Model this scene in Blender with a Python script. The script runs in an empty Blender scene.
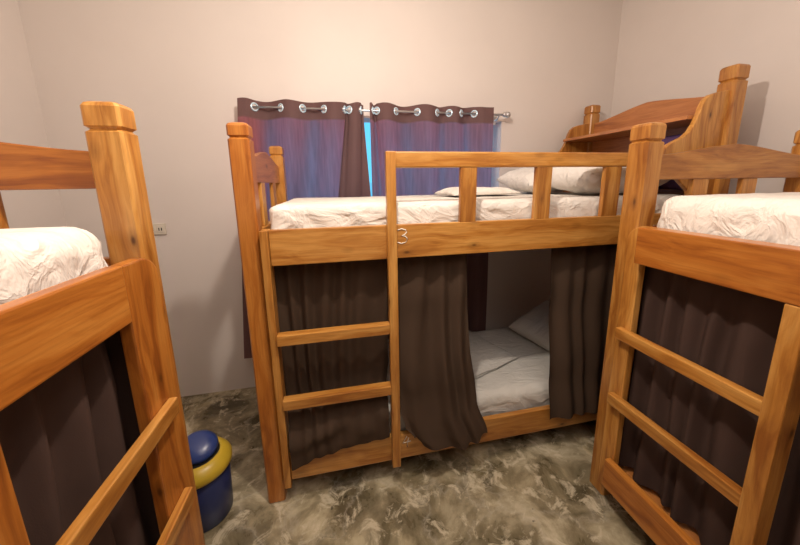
import bpy, bmesh, math, random
from mathutils import Vector, Matrix, noise
random.seed(7)
C = bpy.context.scene.collection
PI = math.pi

# ------------------------------------------------------------------ materials
def new_mat(name):
    m = bpy.data.materials.new(name); m.use_nodes = True
    nt = m.node_tree
    for n in list(nt.nodes): nt.nodes.remove(n)
    out = nt.nodes.new('ShaderNodeOutputMaterial')
    b = nt.nodes.new('ShaderNodeBsdfPrincipled')
    nt.links.new(b.outputs[0], out.inputs[0])
    return m, nt, b, out

def N(nt, typ, **kw):
    n = nt.nodes.new(typ)
    for k, v in kw.items():
        if k in n.inputs: n.inputs[k].default_value = v
        else: setattr(n, k, v)
    return n

def ramp(nt, src, stops):
    r = nt.nodes.new('ShaderNodeValToRGB')
    e = r.color_ramp.elements
    e[0].position, e[0].color = stops[0][0], (*stops[0][1], 1)
    e[1].position, e[1].color = stops[-1][0], (*stops[-1][1], 1)
    for p, c in stops[1:-1]:
        x = e.new(p); x.color = (*c, 1)
    nt.links.new(src, r.inputs[0])
    return r.outputs[0]

def bump(nt, b, h, s, d=.01):
    bp = N(nt, 'ShaderNodeBump', Strength=s, Distance=d)
    nt.links.new(h, bp.inputs['Height']); nt.links.new(bp.outputs[0], b.inputs['Normal'])

def mixc(nt, fac, a, b_, mode='MIX'):
    m = nt.nodes.new('ShaderNodeMix'); m.data_type = 'RGBA'; m.blend_type = mode
    if isinstance(fac, (int, float)): m.inputs[0].default_value = fac
    else: nt.links.new(fac, m.inputs[0])
    for i, v in ((6, a), (7, b_)):
        if isinstance(v, tuple): m.inputs[i].default_value = (*v, 1)
        else: nt.links.new(v, m.inputs[i])
    return m.outputs[2]

def wood(name, dark, mid, light, rough=.34):
    m, nt, b, o = new_mat(name)
    at = N(nt, 'ShaderNodeAttribute', attribute_name='grain')
    mp = N(nt, 'ShaderNodeMapping'); mp.inputs['Scale'].default_value = (1.0, 20, 20)
    nt.links.new(at.outputs['Vector'], mp.inputs[0])
    # slow warp so that the figure bends around knots
    n0 = N(nt, 'ShaderNodeTexNoise', Scale=2.2, Detail=2.0)
    mp0 = N(nt, 'ShaderNodeMapping'); mp0.inputs['Scale'].default_value = (1.2, 4, 4)
    nt.links.new(at.outputs['Vector'], mp0.inputs[0]); nt.links.new(mp0.outputs[0], n0.inputs[0])
    ad = nt.nodes.new('ShaderNodeVectorMath'); ad.operation = 'MULTIPLY_ADD'
    nt.links.new(n0.outputs['Color'], ad.inputs[0]); ad.inputs[1].default_value = (.3, 2.4, 2.4)
    nt.links.new(mp.outputs[0], ad.inputs[2])
    n1 = N(nt, 'ShaderNodeTexNoise', Scale=1.3, Detail=6.0, Roughness=.6)
    nt.links.new(ad.outputs[0], n1.inputs[0])
    col = ramp(nt, n1.outputs[0], [(.33, dark), (.47, mid), (.64, light)])
    # fine pores
    mp2 = N(nt, 'ShaderNodeMapping'); mp2.inputs['Scale'].default_value = (6, 160, 160)
    nt.links.new(at.outputs['Vector'], mp2.inputs[0])
    n2 = N(nt, 'ShaderNodeTexNoise', Scale=1.0, Detail=3.0)
    nt.links.new(mp2.outputs[0], n2.inputs[0])
    f = ramp(nt, n2.outputs[0], [(.35, (.72, .66, .6)), (.55, (1, 1, 1))])
    col = mixc(nt, .55, col, f, 'MULTIPLY')
    # knots
    mp3 = N(nt, 'ShaderNodeMapping'); mp3.inputs['Scale'].default_value = (3.2, 7, 7)
    nt.links.new(at.outputs['Vector'], mp3.inputs[0])
    v = N(nt, 'ShaderNodeTexVoronoi', Scale=1.6, Randomness=1.0)
    nt.links.new(mp3.outputs[0], v.inputs[0])
    k = ramp(nt, v.outputs['Distance'], [(.03, (1, 1, 1)), (.085, (.35, .35, .35)), (.2, (0, 0, 0))])
    col = mixc(nt, k, col, tuple(c * .38 for c in dark))
    # broad tone change from board to board and along a board
    n4 = N(nt, 'ShaderNodeTexNoise', Scale=1.1, Detail=1.0)
    nt.links.new(at.outputs['Vector'], n4.inputs[0])
    tone = ramp(nt, n4.outputs[0], [(.3, (.78, .7, .62)), (.7, (1.12, 1.1, 1.05))])
    col = mixc(nt, .8, col, tone, 'MULTIPLY')
    nt.links.new(col, b.inputs['Base Color'])
    b.inputs['Roughness'].default_value = rough
    b.inputs['Coat Weight'].default_value = .25; b.inputs['Coat Roughness'].default_value = .25
    bump(nt, b, n2.outputs[0], .12, .002)
    return m

def plain(name, col, rough=.5, metal=0., noise_amt=.08, scale=8, spec=.5):
    m, nt, b, o = new_mat(name)
    t = nt.nodes.new('ShaderNodeTexCoord')
    n = N(nt, 'ShaderNodeTexNoise', Scale=scale, Detail=3.0)
    nt.links.new(t.outputs['Object'], n.inputs[0])
    lo = tuple(c * (1 - noise_amt) for c in col); hi = tuple(min(1, c * (1 + noise_amt)) for c in col)
    nt.links.new(ramp(nt, n.outputs[0], [(.3, lo), (.7, hi)]), b.inputs['Base Color'])
    b.inputs['Roughness'].default_value = rough; b.inputs['Metallic'].default_value = metal
    b.inputs['Specular IOR Level'].default_value = spec
    return m

def fabric(name, col, wr=.0, wscale=9, rough=.9, spec=.2, weave=.25, sheen=.0):
    m, nt, b, o = new_mat(name)
    t = nt.nodes.new('ShaderNodeTexCoord')
    n = N(nt, 'ShaderNodeTexNoise', Scale=4.0, Detail=4.0)
    nt.links.new(t.outputs['Object'], n.inputs[0])
    nt.links.new(ramp(nt, n.outputs[0], [(.3, tuple(c * .92 for c in col)), (.7, tuple(min(1, c * 1.05) for c in col))]), b.inputs['Base Color'])
    b.inputs['Roughness'].default_value = rough
    b.inputs['Specular IOR Level'].default_value = spec
    b.inputs['Sheen Weight'].default_value = sheen
    w = N(nt, 'ShaderNodeTexNoise', Scale=420.0, Detail=1.0)
    nt.links.new(t.outputs['Object'], w.inputs[0])
    if wr:
        mp = N(nt, 'ShaderNodeMapping'); mp.inputs['Rotation'].default_value = (.3, .5, .7)
        mp.inputs['Scale'].default_value = (1, 2.4, 1.5)
        nt.links.new(t.outputs['Object'], mp.inputs[0])
        n2 = N(nt, 'ShaderNodeTexNoise', Scale=wscale, Detail=4.0, Roughness=.5, Distortion=.6)
        nt.links.new(mp.outputs[0], n2.inputs[0])
        # ridged: |n-.5|
        s = N(nt, 'ShaderNodeMath', operation='SUBTRACT'); nt.links.new(n2.outputs[0], s.inputs[0]); s.inputs[1].default_value = .5
        a = N(nt, 'ShaderNodeMath', operation='ABSOLUTE'); nt.links.new(s.outputs[0], a.inputs[0])
        bp = N(nt, 'ShaderNodeBump', Strength=wr, Distance=.06); bp.invert = True
        nt.links.new(a.outputs[0], bp.inputs['Height'])
        bp2 = N(nt, 'ShaderNodeBump', Strength=weave, Distance=.001)
        nt.links.new(w.outputs[0], bp2.inputs['Height']); nt.links.new(bp.outputs[0], bp2.inputs['Normal'])
        nt.links.new(bp2.outputs[0], b.inputs['Normal'])
    else:
        bump(nt, b, w.outputs[0], weave, .001)
    return m

def curtain_mat(name, base, trans):
    """Cloth that glows where daylight stands behind it; attribute 'dense_or_shaded' marks doubled cloth and a lower half darkened by opacity to stand in for shadow."""
    m, nt, b, o = new_mat(name)
    b.inputs['Base Color'].default_value = (*base, 1); b.inputs['Roughness'].default_value = .85
    b.inputs['Specular IOR Level'].default_value = .25
    t = nt.nodes.new('ShaderNodeTexCoord')
    mp = N(nt, 'ShaderNodeMapping'); mp.inputs['Scale'].default_value = (60, 60, 5)
    nt.links.new(t.outputs['Object'], mp.inputs[0])
    n = N(nt, 'ShaderNodeTexNoise', Scale=1.0, Detail=3.0); nt.links.new(mp.outputs[0], n.inputs[0])
    tr = nt.nodes.new('ShaderNodeBsdfTranslucent')
    nt.links.new(ramp(nt, n.outputs[0], [(.3, tuple(c * .75 for c in trans)), (.7, trans)]), tr.inputs[0])
    at = N(nt, 'ShaderNodeAttribute', attribute_name='dense_or_shaded')
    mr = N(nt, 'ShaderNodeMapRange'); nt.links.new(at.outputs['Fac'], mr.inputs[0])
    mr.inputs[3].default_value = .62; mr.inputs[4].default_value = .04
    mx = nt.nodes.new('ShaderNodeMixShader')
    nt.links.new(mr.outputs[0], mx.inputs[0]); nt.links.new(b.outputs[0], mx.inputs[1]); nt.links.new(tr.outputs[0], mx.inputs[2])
    nt.links.new(mx.outputs[0], o.inputs[0])
    return m

def wall_mat():
    m, nt, b, o = new_mat('painted_plaster')
    t = nt.nodes.new('ShaderNodeTexCoord')
    n = N(nt, 'ShaderNodeTexNoise', Scale=1.1, Detail=5.0, Roughness=.55); nt.links.new(t.outputs['Object'], n.inputs[0])
    nt.links.new(ramp(nt, n.outputs[0], [(.3, (.66, .60, .56)), (.7, (.72, .655, .61))]), b.inputs['Base Color'])
    b.inputs['Roughness'].default_value = .55; b.inputs['Specular IOR Level'].default_value = .35
    n2 = N(nt, 'ShaderNodeTexNoise', Scale=14.0, Detail=4.0); nt.links.new(t.outputs['Object'], n2.inputs[0])
    bump(nt, b, n2.outputs[0], .12, .006)
    return m

def floor_mat():
    m, nt, b, o = new_mat('polished_concrete')
    t = nt.nodes.new('ShaderNodeTexCoord')
    n = N(nt, 'ShaderNodeTexNoise', Scale=4.6, Detail=10.0, Roughness=.62, Distortion=.5); nt.links.new(t.outputs['Object'], n.inputs[0])
    col = ramp(nt, n.outputs[0], [(.34, (.10, .08, .045)), (.44, (.18, .15, .088)), (.515, (.29, .243, .15)), (.58, (.44, .38, .25)), (.66, (.58, .51, .36))])
    # torn-edged trowelled plates
    n2 = N(nt, 'ShaderNodeTexNoise', Scale=5.5, Detail=7.0, Roughness=.6, Distortion=.4); nt.links.new(t.outputs['Object'], n2.inputs[0])
    ad = nt.nodes.new('ShaderNodeVectorMath'); ad.operation = 'MULTIPLY_ADD'
    nt.links.new(n2.outputs['Color'], ad.inputs[0]); ad.inputs[1].default_value = (.38, .38, 0); nt.links.new(t.outputs['Object'], ad.inputs[2])
    for sc_, lo, hi, am in ((2.6, .62, 1.25, .7), (5.2, .75, 1.25, .5)):
        v = N(nt, 'ShaderNodeTexVoronoi', Scale=sc_); nt.links.new(ad.outputs[0], v.inputs[0])
        plate = ramp(nt, v.outputs['Color'], [(.15, (lo, lo * .98, lo * .93)), (.5, (1, 1, 1)), (.85, (hi, hi * .99, hi * .95))])
        col = mixc(nt, am, col, plate, 'MULTIPLY')
    ve = N(nt, 'ShaderNodeTexVoronoi', Scale=2.6, feature='DISTANCE_TO_EDGE'); nt.links.new(ad.outputs[0], ve.inputs[0])
    ed = ramp(nt, ve.outputs['Distance'], [(0, (.4, .4, .4)), (.012, (.15, .15, .15)), (.04, (0, 0, 0))])
    col = mixc(nt, ed, col, (.46, .42, .33))
    # pale flecks
    n5 = N(nt, 'ShaderNodeTexNoise', Scale=11.0, Detail=8.0, Roughness=.7, Distortion=.8); nt.links.new(t.outputs['Object'], n5.inputs[0])
    fk = ramp(nt, n5.outputs[0], [(.53, (0, 0, 0)), (.62, (.8, .8, .8))])
    col = mixc(nt, fk, col, (.59, .52, .37))
    # dark pits
    n3 = N(nt, 'ShaderNodeTexNoise', Scale=26.0, Detail=2.0); nt.links.new(t.outputs['Object'], n3.inputs[0])
    pit = ramp(nt, n3.outputs[0], [(.7, (0, 0, 0)), (.76, (.8, .8, .8))])
    col = mixc(nt, pit, col, (.03, .026, .018))
    nt.links.new(col, b.inputs['Base Color'])
    r = ramp(nt, n.outputs[0], [(.3, (.2, .2, .2)), (.7, (.42, .42, .42))])
    nt.links.new(r, b.inputs['Roughness'])
    bump(nt, b, n.outputs[0], .25, .012)
    return m

def glass_mat():
    m, nt, b, o = new_mat('window_glass')
    tr = nt.nodes.new('ShaderNodeBsdfTransparent'); gl = nt.nodes.new('ShaderNodeBsdfGlossy')
    gl.inputs['Roughness'].default_value = .03; tr.inputs[0].default_value = (.95, .98, 1, 1)
    lw = N(nt, 'ShaderNodeLayerWeight', Blend=.12)
    mx = nt.nodes.new('ShaderNodeMixShader')
    nt.links.new(lw.outputs['Fresnel'], mx.inputs[0]); nt.links.new(tr.outputs[0], mx.inputs[1]); nt.links.new(gl.outputs[0], mx.inputs[2])
    nt.links.new(mx.outputs[0], o.inputs[0])
    return m

M = dict(
    honey=wood('honey_varnished_wood', (.30, .105, .017), (.48, .21, .04), (.62, .325, .085)),
    red=wood('reddish_varnished_wood', (.29, .085, .013), (.45, .155, .023), (.56, .23, .044)),
    brown_wood=wood('brown_varnished_wood', (.27, .085, .02), (.42, .155, .04), (.52, .21, .06)),  # browner wood tone, for bed bases and a lower headboard
    board=wood('pinkish_varnished_wood', (.27, .09, .028), (.42, .16, .05), (.5, .21, .07)),
    wall=wall_mat(), floor=floor_mat(), glass=glass_mat(),
    ceil=plain('white_ceiling_paint', (.75, .70, .64), .8),
    sheet=fabric('white_bed_sheet', (.76, .715, .65), wr=.55, wscale=7),
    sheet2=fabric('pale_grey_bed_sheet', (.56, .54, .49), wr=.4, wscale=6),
    pillow=fabric('white_pillowcase', (.75, .71, .66), wr=.45, wscale=9),
    brown=fabric('dark_brown_curtain_cloth', (.064, .040, .026), spec=.12, rough=.85, sheen=.0),
    brown_red=fabric('dark_plum_brown_curtain_cloth', (.076, .046, .037), spec=.12, rough=.85, sheen=.0),
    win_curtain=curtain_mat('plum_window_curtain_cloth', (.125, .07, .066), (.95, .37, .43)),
    steel=plain('brushed_steel', (.62, .62, .64), .28, 1.0, .04),
    eyelet=plain('pale_blue_metal_ring', (.62, .8, .92), .25, .35, .04),
    frame=plain('white_window_frame', (.65, .7, .74), .4),
    plastic_blue=plain('navy_blue_plastic', (.022, .034, .12), .32, 0, .06),
    flap_blue=plain('bright_blue_plastic', (.03, .055, .2), .3, 0, .06),
    plastic_yellow=plain('mustard_yellow_plastic', (.52, .36, .03), .36, 0, .06),
    black=plain('dark_recess', (.01, .01, .012), .7),
    outlet=plain('cream_plastic', (.66, .6, .5), .4, 0, .03),
    chalk=plain('white_chalk_paint', (.85, .78, .66), .8, 0, .05),
    purple=fabric('purple_cloth', (.11, .06, .15), wr=.3),
)

# ------------------------------------------------------------------ mesh helpers
def link(name, bm, mat, parent=None, smooth=False, loc=None):
    me = bpy.data.meshes.new(name)
    bm.normal_update()
    bm.to_mesh(me); bm.free()
    if smooth:
        for p in me.polygons: p.use_smooth = True
    me.materials.append(mat)
    o = bpy.data.objects.new(name, me); C.objects.link(o)
    if parent is not None: o.parent = parent
    if loc is not None: o.location = loc
    return o

def grain(o, axis=None):
    """store wood-grain coordinates: x runs along the piece"""
    me = o.data
    vs = [v.co.copy() for v in me.vertices]
    if axis is None:
        d = [max(v[i] for v in vs) - min(v[i] for v in vs) for i in range(3)]
        axis = d.index(max(d))
    a, b = [i for i in range(3) if i != axis]
    off = Vector((random.uniform(0, 40), random.uniform(0, 40), random.uniform(0, 40)))
    at = me.attributes.new('grain', 'FLOAT_VECTOR', 'POINT')
    for i, v in enumerate(vs):
        at.data[i].vector = Vector((v[axis], v[a], v[b])) + off
    return o

def box_bm(x0, x1, y0, y1, z0, z1, bev=.004, seg=2):
    bm = bmesh.new()
    bmesh.ops.create_cube(bm, size=1)
    for v in bm.verts:
        v.co = Vector(((x0 + x1) / 2 + v.co.x * (x1 - x0), (y0 + y1) / 2 + v.co.y * (y1 - y0), (z0 + z1) / 2 + v.co.z * (z1 - z0)))
    if bev:
        bmesh.ops.bevel(bm, geom=bm.edges[:], offset=bev, segments=seg, profile=.6, affect='EDGES')
    return bm

def wbox(name, x0, x1, y0, y1, z0, z1, mat, parent, bev=.004, axis=None):
    x0, x1 = sorted((x0, x1)); y0, y1 = sorted((y0, y1))
    return grain(link(name, box_bm(x0, x1, y0, y1, z0, z1, bev), mat, parent), axis)

def prism_bm(pts, plane, a0, a1, bev=.004):
    """extrude a 2-D outline. plane 'xz' -> extrude along y, 'yz' -> along x"""
    bm = bmesh.new()
    def P(p, a): return Vector((p[0], a, p[1])) if plane == 'xz' else Vector((a, p[0], p[1]))
    lo = [bm.verts.new(P(p, a0)) for p in pts]; hi = [bm.verts.new(P(p, a1)) for p in pts]
    f1 = bm.faces.new(lo); f2 = bm.faces.new(hi[::-1])
    n = len(pts)
    for i in range(n):
        bm.faces.new((lo[(i + 1) % n], lo[i], hi[i], hi[(i + 1) % n]))
    bmesh.ops.recalc_face_normals(bm, faces=bm.faces[:])
    if bev:
        ed = [e for f in (f1, f2) for e in f.edges]
        bmesh.ops.bevel(bm, geom=ed, offset=bev, segments=2, profile=.6, affect='EDGES')
    return bm

def wprism(name, pts, plane, a0, a1, mat, parent, bev=.004, axis=None):
    return grain(link(name, prism_bm(pts, plane, a0, a1, bev), mat, parent), axis)

def post_bm(x, y, w, top, groove=.06, d=None):
    """square post with eased corners and a cap set off by a saw-cut groove"""
    d = d or w
    prof = [(0, -.002), (.004, 0), (top - groove - .007, 0), (top - groove - .004, -.004), (top - groove, -.007),
            (top - groove + .004, -.004), (top - groove + .007, 0), (top - .012, 0), (top - .004, -.004), (top, -.012)]
    bm = bmesh.new(); rings = []
    for z, ins in prof:
        c = .006
        hx, hy = w / 2 + ins, d / 2 + ins
        ring = []
        for sx, sy, o in ((-1, -1, 0), (1, -1, 1), (1, 1, 0), (-1, 1, 1)):
            p = [(sx * hx, sy * (hy - c)), (sx * (hx - c), sy * hy)]
            if o: p.reverse()
            for q in p: ring.append(bm.verts.new((x + q[0], y + q[1], z)))
        rings.append(ring)
    for r0, r1 in zip(rings, rings[1:]):
        for i in range(8):
            bm.faces.new((r0[i], r0[(i + 1) % 8], r1[(i + 1) % 8], r1[i]))
    bm.faces.new(rings[0][::-1]); bm.faces.new(rings[-1])
    bmesh.ops.recalc_face_normals(bm, faces=bm.faces[:])
    return bm

def tube_bm(pts, r, n=10, cap=True, bm=None):
    bm = bm or bmesh.new(); rings = []
    pts = [Vector(p) for p in pts]
    up = Vector((0, 0, 1))
    for i, p in enumerate(pts):
        t = (pts[min(i + 1, len(pts) - 1)] - pts[max(i - 1, 0)]).normalized()
        a = t.cross(up)
        if a.length < .1: a = t.cross(Vector((1, 0, 0)))
        a.normalize(); b = t.cross(a).normalized()
        rings.append([bm.verts.new(p + r * (math.cos(k * 2 * PI / n) * a + math.sin(k * 2 * PI / n) * b)) for k in range(n)])
    for r0, r1 in zip(rings, rings[1:]):
        for k in range(n): bm.faces.new((r0[k], r0[(k + 1) % n], r1[(k + 1) % n], r1[k]))
    if cap:
        bm.faces.new(rings[0][::-1]); bm.faces.new(rings[-1])
    bmesh.ops.recalc_face_normals(bm, faces=bm.faces[:])
    return bm

def lathe_bm(prof, n=48, sx=1, sy=1):
    bm = bmesh.new(); rings = []
    for r, z in prof:
        if r < 1e-5: rings.append([bm.verts.new((0, 0, z))])
        else: rings.append([bm.verts.new((sx * r * math.cos(k * 2 * PI / n), sy * r * math.sin(k * 2 * PI / n), z)) for k in range(n)])
    for a, b in zip(rings, rings[1:]):
        for k in range(n):
            k2 = (k + 1) % n
            if len(a) == 1 and len(b) == 1: continue
            if len(a) == 1: bm.faces.new((a[0], b[k2], b[k]))
            elif len(b) == 1: bm.faces.new((a[k], a[k2], b[0]))
            else: bm.faces.new((a[k], a[k2], b[k2], b[k]))
    bmesh.ops.recalc_face_normals(bm, faces=bm.faces[:])
    return bm

def torus_bm(R, r, n=20, m=8):
    bm = bmesh.new(); rings = []
    for i in range(n):
        a = i * 2 * PI / n
        rings.append([bm.verts.new(((R + r * math.cos(b)) * math.cos(a), r * math.sin(b), (R + r * math.cos(b)) * math.sin(a))) for b in [j * 2 * PI / m for j in range(m)]])
    for i in range(n):
        for j in range(m):
            bm.faces.new((rings[i][j], rings[i][(j + 1) % m], rings[(i + 1) % n][(j + 1) % m], rings[(i + 1) % n][j]))
    bmesh.ops.recalc_face_normals(bm, faces=bm.faces[:])
    return bm

def ridge(p, seed=0):
    return (1 - min(1, abs(noise.noise(p + Vector((seed, seed * .7, 0)))) * 2.6)) ** 2

def mattress_bm(x0, x1, y0, y1, z0, z1, r=.045, step=.02, wr=.008, seed=1, tilt=(1.0, 1.0, .35)):
    """rounded mattress under a crumpled fitted sheet: creases run slanting down its sides"""
    bm = bmesh.new()
    c = Vector(((x0 + x1) / 2, (y0 + y1) / 2, (z0 + z1) / 2)); h = Vector(((x1 - x0) / 2, (y1 - y0) / 2, (z1 - z0) / 2))
    key = {}
    def vert(p):
        k = tuple(round(q, 5) for q in p)
        if k in key: return key[k]
        i = Vector([max(-h[j] + r, min(h[j] - r, p[j])) for j in range(3)])
        d = (Vector(p) - i)
        if d.length > 1e-9:
            d.normalize(); q = i + d * r
        else: q = Vector(p); d = Vector((0, 0, 1))
        w = q + c
        side = 1 - abs(d.z) ** 2
        # slanting creases on the sides
        s = Vector(((w.x + w.y) * 8 + w.z * 9, w.z * 2 - (w.x + w.y) * .8, seed))
        a = ridge(s) * (.35 + side) + .3 * ridge(s * 2.3, 5) * side
        # gentle billows on top
        t = Vector((w.x * 4.2 + w.y * 1.6, w.y * 5.5 - w.x, seed + 9))
        a2 = ridge(t, 2) * .45 + .3 * noise.noise(w * 5)
        q2 = q + d * wr * (a * side + a2 * (1 - side) * .6)
        if d.z < -.3: q2 = q
        key[k] = bm.verts.new(q2 + c)
        return key[k]
    n = [max(2, int(2 * h[j] / step)) for j in range(3)]
    for ax in range(3):
        a, b = [i for i in range(3) if i != ax]
        for s in (-1, 1):
            if ax == 2 and s < 0: na, nb = 2, 2
            na, nb = n[a], n[b]
            for i in range(na):
                for j in range(nb):
                    q = []
                    for di, dj in ((0, 0), (1, 0), (1, 1), (0, 1)):
                        p = [0, 0, 0]; p[ax] = s * h[ax]
                        p[a] = -h[a] + 2 * h[a] * (i + di) / na; p[b] = -h[b] + 2 * h[b] * (j + dj) / nb
                        q.append(vert(p))
                    if s < 0: q.reverse()
                    try: bm.faces.new(q)
                    except ValueError: pass
    bmesh.ops.recalc_face_normals(bm, faces=bm.faces[:])
    return bm

def pillow_bm(L, W, T, seed=0, n=36):
    bm = bmesh.new(); g = {}
    for s in (1, -1):
        for i in range(n + 1):
            for j in range(n + 1):
                u, v = -1 + 2 * i / n, -1 + 2 * j / n
                edge = i in (0, n) or j in (0, n)
                if s < 0 and edge: g[s, i, j] = g[1, i, j]; continue
                e = max(0, (1 - abs(u) ** 3.2) * (1 - abs(v) ** 3.2))
                z = s * T / 2 * e ** .42
                x = u * L / 2 * (1 - .055 * (1 - v * v) * abs(u)); y = v * W / 2 * (1 - .075 * (1 - u * u) * abs(v))
                q = Vector((x * 7, y * 9, seed + s))
                z += (ridge(q) * .012 + noise.noise(q * .6) * .012) * e ** .4 * s
                g[s, i, j] = bm.verts.new((x, y, z))
    for s in (1, -1):
        for i in range(n):
            for j in range(n):
                q = [g[s, i, j], g[s, i + 1, j], g[s, i + 1, j + 1], g[s, i, j + 1]]
                if s < 0: q.reverse()
                bm.faces.new(q)
    bmesh.ops.recalc_face_normals(bm, faces=bm.faces[:])
    return bm

def cloth_bm(nu, nv, f, dense_or_shaded=None):
    """sheet from f(u,v)->Vector"""
    bm = bmesh.new()
    lay = bm.verts.layers.float.new('dense_or_shaded') if dense_or_shaded else None
    g = [[bm.verts.new(f(i / nu, j / nv)) for j in range(nv + 1)] for i in range(nu + 1)]
    if dense_or_shaded:
        for i in range(nu + 1):
            for j in range(nv + 1): g[i][j][lay] = dense_or_shaded(i / nu, j / nv)
    for i in range(nu):
        for j in range(nv):
            bm.faces.new((g[i][j], g[i + 1][j], g[i + 1][j + 1], g[i][j + 1]))
    return bm

def root(name, label, cat, loc=(0, 0, 0), rz=0, group=None):
    o = bpy.data.objects.new(name, None); C.objects.link(o)
    o.empty_display_size = .1
    o.location = loc; o.rotation_euler = (0, 0, rz)
    return tag(o, label, cat, group)

def tag(o, label, cat, group=None):
    o['label'] = label; o['category'] = cat
    if group: o['group'] = group
    return o

def struct(o):
    o['kind'] = 'structure'; return o

# ------------------------------------------------------------------ room shell
XL, XR, YF, YB, ZC = -1.55, 2.13, -2.3, 2.15, 2.85
T = .16
WX0, WX1, WZ0, WZ1 = -.44, 1.205, 1.06, 1.845
def wall_piece(bm, x0, x1, y0, y1, z0, z1):
    b = box_bm(x0, x1, y0, y1, z0, z1, 0)
    me = bpy.data.meshes.new('tmp'); b.to_mesh(me); b.free(); bm.from_mesh(me); bpy.data.meshes.remove(me)
bm = bmesh.new()
wall_piece(bm, XL - T, WX0, YB, YB + T, 0, ZC); wall_piece(bm, WX1, XR + T, YB, YB + T, 0, ZC)
wall_piece(bm, WX0, WX1, YB, YB + T, 0, WZ0); wall_piece(bm, WX0, WX1, YB, YB + T, WZ1, ZC)
struct(link('wall_back', bm, M['wall']))
struct(link('wall_left', box_bm(XL - T, XL, YF, YB, 0, ZC, 0), M['wall']))
struct(link('wall_right', box_bm(XR, XR + T, YF, YB, 0, ZC, 0), M['wall']))
struct(link('wall_front', box_bm(XL - T, XR + T, YF - T, YF, 0, ZC, 0), M['wall']))
struct(link('floor', box_bm(XL - T, XR + T, YF - T, YB + T, -.12, 0, 0), M['floor']))
struct(link('ceiling', box_bm(XL - T, XR + T, YF - T, YB + T, ZC, ZC + .1, 0), M['ceil']))

w = bpy.data.objects.new('window_1', None); C.objects.link(w); w.location = ((WX0 + WX1) / 2, YB + T + .02, WZ0 - .065); struct(w)
hw, hh = (WX1 - WX0) / 2 + .14, WZ1 - WZ0 + .13
fb = bmesh.new()
for a in ((-hw, -hw + .03, -.02, .03, 0, hh), (hw - .03, hw, -.02, .03, 0, hh), (-hw, hw, -.02, .03, 0, .035), (-hw, hw, -.02, .03, hh - .03, hh)):
    wall_piece(fb, *a)
link('window_frame', fb, M['frame'], w)
for sx in (-1, 1):
    gx = sx * hw / 2
    sb = bmesh.new(); a0, a1 = (-hw + .03, .018) if sx < 0 else (-.018, hw - .03)
    yy = -.004 if sx < 0 else .012
    for a in ((a0, a0 + .032, yy, yy + .014, .035, hh - .03), (a1 - .032, a1, yy, yy + .014, .035, hh - .03), (a0, a1, yy, yy + .014, .035, .07), (a0, a1, yy, yy + .014, hh - .06, hh - .03)):
        wall_piece(sb, *a)
    s = link('window_sash', sb, M['frame'], w)
    link('window_pane', box_bm(a0 + .03, a1 - .03, yy + .005, yy + .009, .068, hh - .058, 0), M['glass'], s)

# ------------------------------------------------------------------ bunk beds
def arch(u0, u1, z0, z1, pk, n=16):
    """board outline: flat bottom, top rising in two soft ogee slopes to a middle peak"""
    pts = [(u0, z0), (u1, z0)]
    for i in range(n + 1):
        t = i / n
        s = 1 - abs(2 * t - 1)
        s = s * s * (3 - 2 * s) * .5 + s * .5
        pts.append((u1 + (u0 - u1) * t, z1 + (pk - z1) * s))
    return pts

def chalk_number(strokes, name, parent, x, y, z, s, r=.0028):
    bm = bmesh.new()
    for st in strokes:
        tube_bm([(x + p[0] * s, y, z + p[1] * s) for p in st], r, 6, True, bm)
    link(name, bm, M['chalk'], parent, True)

# ---- the bunk under the window
B = root('bunk_bed', 'honey wood bunk bed under the window, with guard rail and chalked 3 and 4', 'bunk bed', (-.365, 1.25, 0), 0, 'wooden bunk beds')
U = lambda x: x + .365          # room x -> bunk x
V = lambda y: y - 1.25
w_ = M['honey']
pw = .073
for (x, y, top, gr, mt) in ((-.3325, 1.2865, 1.642, .052, M['red']), (-.3285, 2.005, 1.642, .052, M['honey']),
                        (1.87, 1.2185, 1.935, .068, M['honey']), (1.885, 2.0685, 1.955, .06, M['honey'])):
    grain(link('post', post_bm(U(x), V(y), pw + (.004 if top > 1.7 else 0), top, gr), mt, B))
fr = wbox('front_rail', U(-.258), U(1.83), V(1.238), V(1.266), 1.107, 1.249, w_, B)
wbox('back_rail', U(-.292), U(1.87), V(2.0), V(2.03), 1.107, 1.249, w_, B)
lr = wbox('lower_front_rail', U(-.258), U(1.83), V(1.238), V(1.266), .118, .245, w_, B)
wbox('lower_back_rail', U(-.292), U(1.87), V(2.0), V(2.03), .127, .24, w_, B)
for nm, z0, z1 in (('upper_end_rail', 1.107, 1.235), ('lower_end_rail', .127, .235)):
    wbox(nm, U(-.345), U(-.315), V(1.322), V(1.97), z0, z1, w_, B)
    wbox(nm, U(1.895), U(1.92), V(1.256), V(2.03), z0, z1, w_, B)
wbox('upper_bed_base', U(-.29), U(1.868), V(1.268), V(1.998), 1.13, 1.15, M['brown_wood'], B, .002)
wbox('lower_bed_base', U(-.29), U(1.868), V(1.268), V(1.998), .15, .17, M['brown_wood'], B, .002)
# footboards
wprism('footboard', arch(V(1.322), V(1.97), 1.43, 1.525, 1.575), 'yz', U(-.343), U(-.318), M['board'], B)
wprism('lower_footboard', arch(V(1.322), V(1.97), .48, .575, .62), 'yz', U(-.343), U(-.318), M['board'], B)
for y in (1.49, 1.76):
    wbox('slat', U(-.34), U(-.32), V(y), V(y + .075), 1.235, 1.432, w_, B)
    wbox('slat', U(-.34), U(-.32), V(y), V(y + .075), .235, .482, w_, B)
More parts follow.
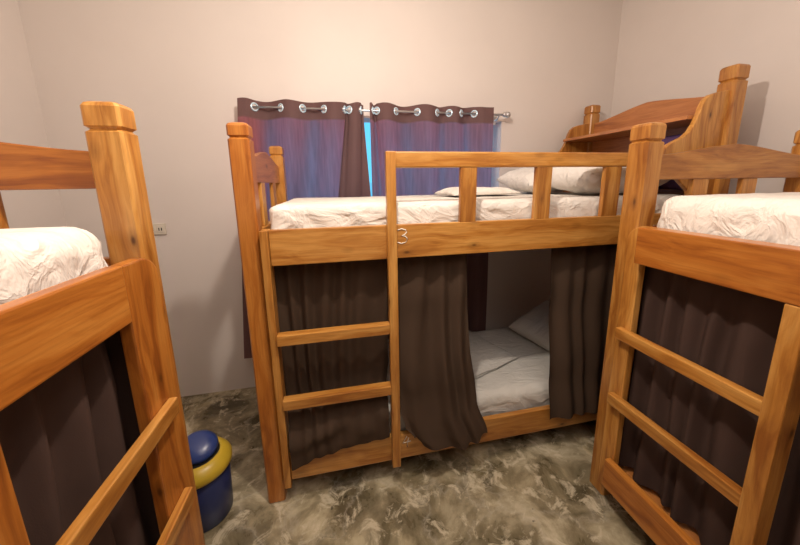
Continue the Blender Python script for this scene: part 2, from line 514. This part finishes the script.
# ladder built on the front
wbox('ladder_stile', U(-.2885), U(-.259), V(1.222), V(1.288), .092, 1.249, w_, B, .003)
wbox('ladder_stile', U(.197), U(.236), V(1.204), V(1.2375), .108, 1.54, w_, B, .004)
for z in (.783, .491):
    wbox('rung', U(-.2585), U(.198), V(1.205), V(1.245), z, z + .045, w_, B, .004)
# guard rail
G = wbox('guard_rail', U(.205), U(1.83), V(1.236), V(1.264), 1.478, 1.542, w_, B, .007)
for x0, x1 in ((.519, .592), (.875, .953), (1.234, 1.322)):
    wbox('baluster', U(x0), U(x1), V(1.239), V(1.261), 1.247, 1.48, w_, G, .003)
# headboard with its shelf
wprism('headboard', arch(V(1.257), V(2.031), 1.25, 1.822, 1.878, 24), 'yz', U(1.88), U(1.9), M['board'], B)
wprism('lower_headboard', arch(V(1.257), V(2.031), .25, .60, .65, 24), 'yz', U(1.88), U(1.9), M['brown_wood'], B)
wbox('headboard_shelf', U(1.637), U(1.879), V(1.223), V(2.042), 1.693, 1.711, M['board'], B, .003)
side = [(1.87, 1.25), (1.87, 1.826), (1.84, 1.826), (1.765, 1.812), (1.725, 1.80), (1.699, 1.779), (1.684, 1.75), (1.672, 1.71), (1.655, 1.668),
        (1.634, 1.635), (1.605, 1.612), (1.565, 1.595), (1.525, 1.576), (1.497, 1.55), (1.486, 1.515), (1.49, 1.49), (1.52, 1.46), (1.60, 1.42), (1.68, 1.36), (1.72, 1.25)]
for y in (1.198, 2.043):
    wprism('headboard_side', [(U(a), b) for a, b in side], 'xz', V(y), V(y + .024), w_, B, .004, 2)
# chalked numbers
three = [[(-.32, .92), (-.05, 1), (.22, .92), (.3, .76), (.14, .6), (-.08, .54), (.2, .48), (.34, .3), (.24, .08), (-.06, 0), (-.34, .08)]]
four = [[(.05, 1), (-.3, .42), (.38, .5)], [(.2, .85), (.1, .45), (.06, 0)]]
chalk_number(three, 'painted_number', fr, U(.2645), V(1.2375), 1.17, .062, .0025)
chalk_number(four, 'painted_number', lr, U(.270), V(1.2375), .178, .058, .0025)

# ---- the two bunks beside the camera (length runs along y)
def side_bunk(label, loc, rz, mir, wa, wbrd, st_u, end_u, rail_v, rung_v, rung_u, stile_u, dz, head_L=2.08, D=.95):
    R = root('bunk_bed', label, 'bunk bed', loc, rz, 'wooden bunk beds')
    f = (lambda u: head_L - u) if mir else (lambda u: u)
    def bx(nm, u0, u1, v0, v1, z0, z1, mt, par=None, bev=.004):
        return wbox(nm, f(u0), f(u1), v0, v1, z0, z1, mt, par or R, bev)
    w = .08
    for (u, v, top) in ((w / 2, w / 2, 1.622), (w / 2, D - w / 2, 1.622), (head_L - w / 2, w / 2, 1.9), (head_L - w / 2, D - w / 2, 1.9)):
        grain(link('post', post_bm(f(u), v, w - (.01 if mir else 0), top, .064, w), M['honey'], R))
    bx('front_rail', end_u, head_L - .08, rail_v, -.001, 1.117, 1.25, wa)
    bx('back_rail', .08, head_L - .08, D - .05, D - .02, 1.11, 1.247, wa)
    bx('lower_front_rail', end_u - .015, head_L - .08, rail_v, -.032, .132, .258, wa)
    bx('lower_back_rail', .08, head_L - .08, D - .05, D - .02, .125, .25, wa)
    # wide board on the foot post with a rounded shoulder
    pts = [(end_u - .001, 1.249), (end_u - .001, .09), (st_u, .09)]
    rr = min(.07, (end_u - st_u) * .9)
    for i in range(9):
        a = PI - i / 8 * PI / 2
        pts.append((st_u + rr + rr * math.cos(a), 1.249 - rr + rr * math.sin(a)))
    pts = [(f(a), b) for a, b in pts]
    wprism('ladder_stile', pts, 'xz', -.031, -.001, wbrd, R, .005, 2)
    bx('ladder_stile', stile_u, stile_u + .042, rail_v, -.001, .02, 1.1165, wbrd, None, .004)
    for z in (.785, .495):
        bx('rung', rung_u, stile_u + .002, rung_v, -.0315, z + dz, z + dz + .045, M['honey'], None, .004)
    for nm, z0, z1 in (('upper_end_rail', 1.11, 1.235), ('lower_end_rail', .125, .235)):
        bx(nm, .02, .05, w, D - w, z0, z1, wa)
        bx(nm, head_L - .05, head_L - .02, w, D - w, z0, z1, wa)
    for nm, z0, z1, pk in (('footboard', 1.416, 1.507, 1.553), ('lower_footboard', .47, .56, .6)):
        wprism(nm, arch(w, D - w, z0, z1, pk), 'yz', *sorted((f(.03), f(.058))), M['honey'] if not mir else M['red'], R)
    for nm, z0, z1, pk in (('headboard', 1.25, 1.7, 1.78), ('lower_headboard', .25, .58, .62)):
        wprism(nm, arch(w, D - w, z0, z1, pk), 'yz', *sorted((f(head_L - .03), f(head_L - .058))), M['red'], R)
    for v in ((.30, .56) if mir else (.275, .535)):
        bx('slat', .034, .054, v, v + .08, 1.235, 1.418, M['honey'])
        bx('slat', .034, .054, v, v + .08, .235, .472, M['honey'])
    bx('upper_bed_base', .06, head_L - .06, .001, D - .052, 1.13, 1.15, M['brown_wood'], None, .002)
    bx('lower_bed_base', .06, head_L - .06, .001, D - .052, .15, .17, M['brown_wood'], None, .002)
    return R
side_bunk('reddish wood bunk bed on the left, cut off by the photo edge', (-.5, .98 - 2.08, 0), PI / 2, True, M['red'], M['red'], .075, .212, -.033, -.054, .128, .51, .03)
side_bunk('honey wood bunk bed along the right wall, cut off by the photo edge', (1.12, 1.037, 0), -PI / 2, False, M['red'], M['honey'], .072, .136, -.062, -.061, .096, .531, .015)

# ------------------------------------------------------------------ mattresses and bedding
def mat_obj(label, *a, mat='sheet', **k):
    x0, x1, y0, y1, z0, z1 = a
    c = Vector(((x0 + x1) / 2, (y0 + y1) / 2, z0))
    o = link('mattress', mattress_bm(x0 - c.x, x1 - c.x, y0 - c.y, y1 - c.y, 0, z1 - z0, **k), M[mat], None, True, c)
    return tag(o, label, 'mattress', 'mattresses on the bunk beds')
mat_obj('mattress in white sheet on the top bunk below the window', -.262, 1.805, 1.288, 1.975, 1.1505, 1.338, seed=3, r=.032)
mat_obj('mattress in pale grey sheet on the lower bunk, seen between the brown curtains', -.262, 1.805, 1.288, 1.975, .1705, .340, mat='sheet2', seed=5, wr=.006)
mat_obj('mattress in white sheet on the top bunk at the left edge', -1.37, -.545, -.96, .876, 1.1505, 1.334, seed=8, wr=.010, r=.055)
mat_obj('mattress in white sheet on the top bunk at the right edge', 1.155, 1.985, -.92, .928, 1.1505, 1.36, seed=12, wr=.007, r=.05)

from mathutils.bvhtree import BVHTree
settled = []
def world_bvh(o, dz=0):
    mw = Matrix.Translation(o.location) @ o.rotation_euler.to_matrix().to_4x4()
    return BVHTree.FromPolygons([mw @ v.co + Vector((0, 0, dz)) for v in o.data.vertices], [tuple(p.vertices) for p in o.data.polygons])
def settle(o):
    """lift a soft thing until it just rests on what lies under it"""
    under = [world_bvh(q) for q in settled]
    dz = 0
    while dz < .3 and any(world_bvh(o, dz).overlap(b) for b in under): dz += .003
    o.location.z += dz; settled.append(o)
    return o
settled += [q for q in C.objects if q.name in ('mattress', 'mattress.001')]
def pillow(label, L, W, T, loc, rot, seed, mat='pillow'):
    o = link('pillow', pillow_bm(L, W, T, seed), M[mat], None, True, loc); o.rotation_euler = rot
    return settle(tag(o, label, 'pillow', 'pillows on the window bunk'))
pillow('white pillow at the back of the top bunk, nearest the window', .52, .34, .14, (1.34, 1.80, 1.385), (.12, -.10, .10), 4)
pillow('plump white pillow in front on the top bunk, behind the right baluster', .56, .34, .17, (1.445, 1.46, 1.40), (.06, -.03, .04), 9)
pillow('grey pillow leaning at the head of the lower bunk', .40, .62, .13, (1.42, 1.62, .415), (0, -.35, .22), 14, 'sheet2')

def folded(name, label, cat, L, W, H, loc, rz, layers, mat, seed):
    bm = bmesh.new(); n = 28
    # a continuous cloth zigzagging into layers, soft edges
    pts = []
    for k in range(layers):
        y0 = .004 + H * k / max(1, layers - 1)
        xs = [(-1 + 2 * i / n) for i in range(n + 1)]
        if k % 2: xs.reverse()
        for i, x in enumerate(xs):
            pts.append((x * L / 2 * (1 - .02 * k), y0 * (1 - .5 * x ** 6)))
        if k < layers - 1:
            for a in (.25, .5, .75):
                s = 1 if k % 2 == 0 else -1
                pts.append((s * (L / 2 * (1 - .02 * k) + math.sin(a * PI) * H / layers * .5), (y0 + a * H / max(1, layers - 1)) * .5))
    m = 16; g = []
    for j in range(m + 1):
        v = -1 + 2 * j / m
        row = []
        for (x, z) in pts:
            p = Vector((x * 8, v * 4, seed))
            row.append(bm.verts.new((x + .012 * noise.noise(p + Vector((0, 3, z * 30))), v * W / 2 + .012 * noise.noise(p * 1.3 + Vector((5, 0, z * 40))), max(.003, z * (1 - .45 * v ** 4 + .35 * noise.noise(p * .6))))))
        g.append(row)
    for j in range(m):
        for i in range(len(pts) - 1):
            bm.faces.new((g[j][i], g[j][i + 1], g[j + 1][i + 1], g[j + 1][i]))
    o = link(name, bm, M[mat], None, True, loc); o.rotation_euler = (0, 0, rz)
    o.location.z += .006
    return settle(tag(o, label, cat))
o = link('folded_blanket', pillow_bm(.43, .27, .07, 23), M['sheet'], None, True, (.80, 1.68, 1.35)); o.rotation_euler = (0, 0, .1)
for v_ in o.data.vertices:
    if v_.co.z < 0: v_.co.z *= .12
settle(tag(o, 'folded white sheet lying on the top bunk, left of the pillows', 'blanket'))
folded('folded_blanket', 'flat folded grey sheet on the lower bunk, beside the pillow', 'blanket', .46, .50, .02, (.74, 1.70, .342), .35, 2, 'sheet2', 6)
o = link('cushion', pillow_bm(.30, .30, .09, 31), M['purple'], None, True, (1.795, 1.425, 1.505)); o.rotation_euler = (0, PI / 2 - .06, 0)
settle(tag(o, 'purple cushion propped under the headboard shelf of the window bunk', 'cushion'))

# ------------------------------------------------------------------ bunk curtains
def drape(name, label, f, nu, nv, mat, loc, group=None):
    loc = Vector(loc)
    o = link(name, cloth_bm(nu, nv, lambda u, v: f(u, v) - loc), mat, None, True, loc)
    return tag(o, label, 'curtain', 'brown bunk curtains')
def lerp(a, b, t): return a + (b - a) * t
def curve(t, pts):
    for (t0, a), (t1, b) in zip(pts, pts[1:]):
        if t <= t1:
            s = (t - t0) / (t1 - t0); s = s * s * (3 - 2 * s); return lerp(a, b, s)
    return pts[-1][1]
def folds(u, k, seed, v=0, sharp=1.0):
    x = u * k + .8 * noise.noise(Vector((u * k * .45, v * .8, seed)))
    return math.sin(x * 2 * PI) * .6 + .5 * noise.noise(Vector((x * 2.1, v * .6, seed + 4)))

# left curtain, behind the ladder; its foot lies bunched over the lower rail
def f1(u, v):
    x = lerp(curve(v, [(0, -.275), (.6, -.275), (.8, -.25), (1, -.25)]), curve(v, [(0, .205), (.6, .205), (.76, .188), (1, .188)]), u)
    z = lerp(1.10, curve(u, [(0, .185), (.3, .225), (.6, .25), (1, .262)]), v)
    y = curve(v, [(0, 1.314), (.64, 1.312), (.9, 1.226), (1, 1.221)])
    a = curve(v, [(0, .014), (.6, .016), (.85, .008), (1, .005)])
    d = folds(u, 6, 2, v)
    if v > .72:
        k = (v - .72) / .28
        y += .016 * noise.noise(Vector((u * 4 + v * 7, v * 9 - u * 2, 3))) * k * (1 - k) * 4 - .012 * k * (1 - k) * 4
    return Vector((x, min(y, 1.35) + a * d + (.0 if v < .9 else 0), z))
drape('bunk_curtain', 'brown bunk curtain behind the ladder of the window bunk', f1, 110, 60, M['brown'], (0, 1.30, .2))

# middle curtain, drawn, hanging outside the lower rail and flaring at its foot
def f2(u, v):
    xl = curve(v, [(0, .225), (.6, .2385), (.85, .243), (.93, .258), (1, .298)])
    xr = curve(v, [(0, .585), (.5, .592), (.8, .62), (1, .672)])
    x = lerp(xl, xr, u)
    z = lerp(1.10, curve(u, [(0, .262), (.13, .205), (.45, .175), (.75, .175), (1, .20)]), v)
    y = curve(v, [(0, 1.305), (.25, 1.285), (.7, 1.235), (1, 1.195)])
    a = curve(v, [(0, .024), (.5, .034), (1, .03)])
    return Vector((x + .006 * math.sin(u * 19) * v, y + a * folds(u + .10 * v * (u - .5), 2.9, 11, v) - .012 * math.sin(u * PI) * v, z))
drape('bunk_curtain', 'brown bunk curtain flaring over the lower rail right of the ladder', f2, 110, 70, M['brown'], (.45, 1.25, .2))

# right curtain of the window bunk
def f3(u, v):
    xl = curve(v, [(0, 1.028), (.5, 1.02), (1, 1.022)])
    x = lerp(xl, lerp(1.52, 1.46, v), u)
    z = lerp(1.10, .205, v)
    y = curve(v, [(0, 1.305), (.3, 1.285), (.75, 1.235), (1, 1.203)])
    return Vector((x, y + curve(v, [(0, .014), (1, .02)]) * folds(u, 4.5, 21, v), z))
drape('bunk_curtain', 'brown bunk curtain at the head of the window bunk, beside the right bunk', f3, 110, 50, M['brown'], (1.25, 1.25, .2))

# curtains of the side bunks
def f4(u, v):
    y = lerp(.893, -.92, u); z = lerp(1.11, curve(u, [(0, .20), (1, .19)]), v)
    return Vector((-.547 + curve(v, [(0, .008), (.2, .026), (1, .03)]) * folds(u, 21, 31, v), y + .02 * math.sin(u * 60) * v * min(1, u * 12), z))
drape('bunk_curtain', 'dark brown curtain hung under the top rail of the left bunk', f4, 300, 36, M['brown_red'], (-.54, 0, .2))
def f5(u, v):
    y = lerp(.952, -.92, u); z = lerp(1.11, .20, v)
    d = folds(u, 22, 41, v)
    return Vector((1.12 + .045 - curve(v, [(0, .008), (.2, .028), (1, .032)]) * d, y + .02 * math.sin(u * 55) * v * min(1, u * 12), z))
drape('bunk_curtain', 'dark brown curtain hung under the top rail of the right bunk', f5, 300, 36, M['brown_red'], (1.15, 0, .2))

# ------------------------------------------------------------------ window curtains on an eyelet rod
RY, RZ = 2.075, 1.874
def win_curtain(label, xs, ey, xl_bot, xr_bot, dense_edge):
    n = len(xs) - 1
    t = root('window_curtain', label, 'curtain', ((xs[0] + xs[-1]) / 2, RY, .28), 0, 'plum window curtains')
    off = t.location.copy()
    def bay(u):
        s = u * n; k = min(int(s), n - 1); return k, s - k
    def depth(k, q, v):
        sg = 1 if k % 2 else -1                     # every second bay passes behind the rod
        amp = curve(v, [(0, .036), (.1, .036), (.5, .026), (1, .03)]) * max(.6, min(1, (xs[k + 1] - xs[k]) / .13))
        ph = .5 + .5 * max(0, 2 * q - 1) if k == 0 else (.5 * min(1, q * 2) if k == n - 1 else q)   # free edges stand clear of the rod
        return sg * math.sin(ph * PI) * amp
    def f(u, v):
        k, q = bay(u)
        xt = lerp(xs[k], xs[k + 1], q); xb = lerp(xl_bot, xr_bot, u)
        x = lerp(xt, lerp(xt, xb, .6), lerp(v, min(1, max(0, v - .06) * 2.2), u))
        if u > .97: x = lerp(x, lerp(xs[-1], xr_bot, min(1, max(0, v - .05) * 3)), (u - .97) / .03)
        d = depth(k, q, v) + .004 * noise.noise(Vector((x * 14, v * 3, n))) * min(1, v * 10)
        top = 1.915 + .004 * math.sin(u * 31)
        return Vector((x, RY + d, lerp(top, .28, v))) - off
    def dense_or_shaded(u, v):
        return 1. if v < .0615 else max(dense_edge(u), min(.9, max(0, v - .5) * 12))  # lower half made near-opaque, standing in for shadow below the window
    bm = cloth_bm(n * 16, 150, f, dense_or_shaded)
    # the cloth is cut out inside each eyelet
    holes = [Vector((x, RY, RZ)) - off for x in ey]
    kill = [fc for fc in bm.faces if any(abs(fc.calc_center_median().x - h.x) < .05 and (fc.calc_center_median() - h).length < .0195 for h in holes)]
    bmesh.ops.delete(bm, geom=kill, context='FACES')
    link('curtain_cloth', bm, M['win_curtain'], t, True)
    for x in ey:
        k = max(i for i in range(n) if xs[i] <= x + 1e-6)
        q = (x - xs[k]) / (xs[k + 1] - xs[k])
        sl = (depth(k, min(1, q + .02), .02) - depth(k, q, .02)) / (.02 * (xs[k + 1] - xs[k]))
        e = link('eyelet', torus_bm(.0205, .005), M['eyelet'], t, True, Vector((x, RY + depth(k, q, .025), RZ)) - off)
        e.rotation_euler = (0, 0, math.atan(math.copysign(max(.9, abs(sl)), sl)))
    return t
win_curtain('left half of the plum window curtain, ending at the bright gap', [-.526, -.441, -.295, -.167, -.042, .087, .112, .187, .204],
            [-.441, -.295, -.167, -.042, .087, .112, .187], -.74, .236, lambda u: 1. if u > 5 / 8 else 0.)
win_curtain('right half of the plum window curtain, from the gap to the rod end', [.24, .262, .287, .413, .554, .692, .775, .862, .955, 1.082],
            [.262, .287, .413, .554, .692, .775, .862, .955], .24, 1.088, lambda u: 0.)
rd = root('curtain_rod', 'thin steel curtain rod above the window with a scrolled right end', 'curtain rod', (.345, RY, RZ))
link('rod', tube_bm([(-.85, 0, 0), (.835, 0, 0)], .0068, 12), M['steel'], rd, True)
fin = lathe_bm([(0, -.006), (.013, -.006), (.016, 0), (.011, .008), (.018, .016), (.022, .027), (.018, .038), (.008, .044), (0, .046)], 20)
fo = link('finial', fin, M['steel'], rd, True, (.835, 0, 0)); fo.rotation_euler = (0, PI / 2, 0)
for bx_ in (-.838, .795):
    bk = tube_bm([(bx_, .074, -.03), (bx_, .06, -.03), (bx_, .02, -.028), (bx_, 0, -.010)], .005, 8)
    wall_piece(bk, bx_ - .012, bx_ + .012, .069, .0745, -.055, .0)
    link('bracket', bk, M['steel'], rd, False)

# ------------------------------------------------------------------ outlet and bin
ou = root('wall_outlet', 'cream double power outlet on the back wall beside the left bunk post', 'outlet', (-1.087, YB - .012, 1.162))
link('outlet_plate', box_bm(-.05, .05, 0, .012, -.034, .034, .003), M['outlet'], ou)
for sx in (-1, 1):
    s = link('socket', box_bm(sx * .023 - .019, sx * .023 + .019, -.003, .001, -.021, .021, .0015), M['outlet'], ou)
    sb = bmesh.new()
    for q in (-.007, .007): wall_piece(sb, sx * .023 + q - .0022, sx * .023 + q + .0022, -.0042, -.001, -.009, .009)
    link('socket_slot', sb, M['black'], s)

bn = root('trash_bin', 'small blue swing-lid trash bin with yellow rim on the floor beside the left bunk', 'bin', (-.628, 1.278, 0), .0)
link('bin_body', lathe_bm([(0, 0), (.096, 0), (.101, .006), (.104, .1), (.110, .252), (.106, .256), (.102, .25), (.098, .03), (0, .02)]), M['plastic_blue'], bn, True)
link('lid_rim', lathe_bm([(.1125, .236), (.119, .238), (.121, .246), (.121, .262), (.116, .272), (.104, .288), (.086, .300), (.079, .300), (.077, .294), (.084, .286), (.10, .272), (.106, .25), (.1125, .24)]), M['plastic_yellow'], bn, True)
lo = link('lid_opening', lathe_bm([(0, .272), (.076, .284), (.082, .288)]), M['black'], bn, True)
fl = lathe_bm([(0, .026), (.03, .025), (.055, .020), (.068, .011), (.075, 0), (.072, -.006), (.05, -.002), (0, .002)], 48, 1, .9)
fo = link('swing_flap', fl, M['flap_blue'], bn, True, (-.004, .014, .32)); fo.rotation_euler = (.42, .2, 0)

# ------------------------------------------------------------------ light
wd = bpy.data.worlds.new('daylight'); bpy.context.scene.world = wd; wd.use_nodes = True
nt = wd.node_tree; bg = nt.nodes['Background']
tc = nt.nodes.new('ShaderNodeTexCoord'); sp = nt.nodes.new('ShaderNodeSeparateXYZ')
nt.links.new(tc.outputs['Generated'], sp.inputs[0])
rc = ramp(nt, sp.outputs['Z'], [(-.2, (.09, .33, .5)), (.0, (.10, .42, .62)), (.35, (.09, .38, .66))])
nt.links.new(rc, bg.inputs[0]); bg.inputs[1].default_value = 1.8

def lamp(name, typ, loc, energy, col, size=.1, rot=(0, 0, 0)):
    l = bpy.data.lights.new(name, typ); l.energy = energy; l.color = col
    if typ == 'AREA': l.size = size
    else: l.shadow_soft_size = size
    o = bpy.data.objects.new(name, l); C.objects.link(o); o.location = loc; o.rotation_euler = rot
    return o
lamp('ceiling_bulb', 'POINT', (.11, .75, 2.28), 51, (1, .865, .75), .028)
lamp('fill_area', 'AREA', (.25, -.4, 2.82), 24, (1, .89, .82), 1.6)  # broad unseen fill added to even out the bulb's light

# ------------------------------------------------------------------ camera
f_, x0_, y0_, yaw, pitch, roll = 308.2, 400., 241.1, .2023, .1866, -.01537
cam = bpy.data.cameras.new('camera'); co = bpy.data.objects.new('camera', cam); C.objects.link(co)
cy, sy, cp, sp_ = math.cos(yaw), math.sin(yaw), math.cos(pitch), math.sin(pitch)
fw = Vector((sy * cp, cy * cp, -sp_)); r = Vector((cy, -sy, 0)); u = r.cross(fw)
cr, sr = math.cos(roll), math.sin(roll)
r, u = cr * r + sr * u, -sr * r + cr * u
co.matrix_world = Matrix(((r.x, u.x, -fw.x, 0), (r.y, u.y, -fw.y, 0), (r.z, u.z, -fw.z, 1.419), (0, 0, 0, 1)))
cam.sensor_fit = 'HORIZONTAL'; cam.sensor_width = 36; cam.lens = f_ / 800 * 36
cam.shift_x = (400 - x0_) / 800; cam.shift_y = -(272.5 - y0_) / 800
cam.clip_start = .02
sc = bpy.context.scene; sc.camera = co
sc.view_settings.view_transform = 'Standard'; sc.view_settings.look = 'None'
sc.view_settings.exposure = 0.18
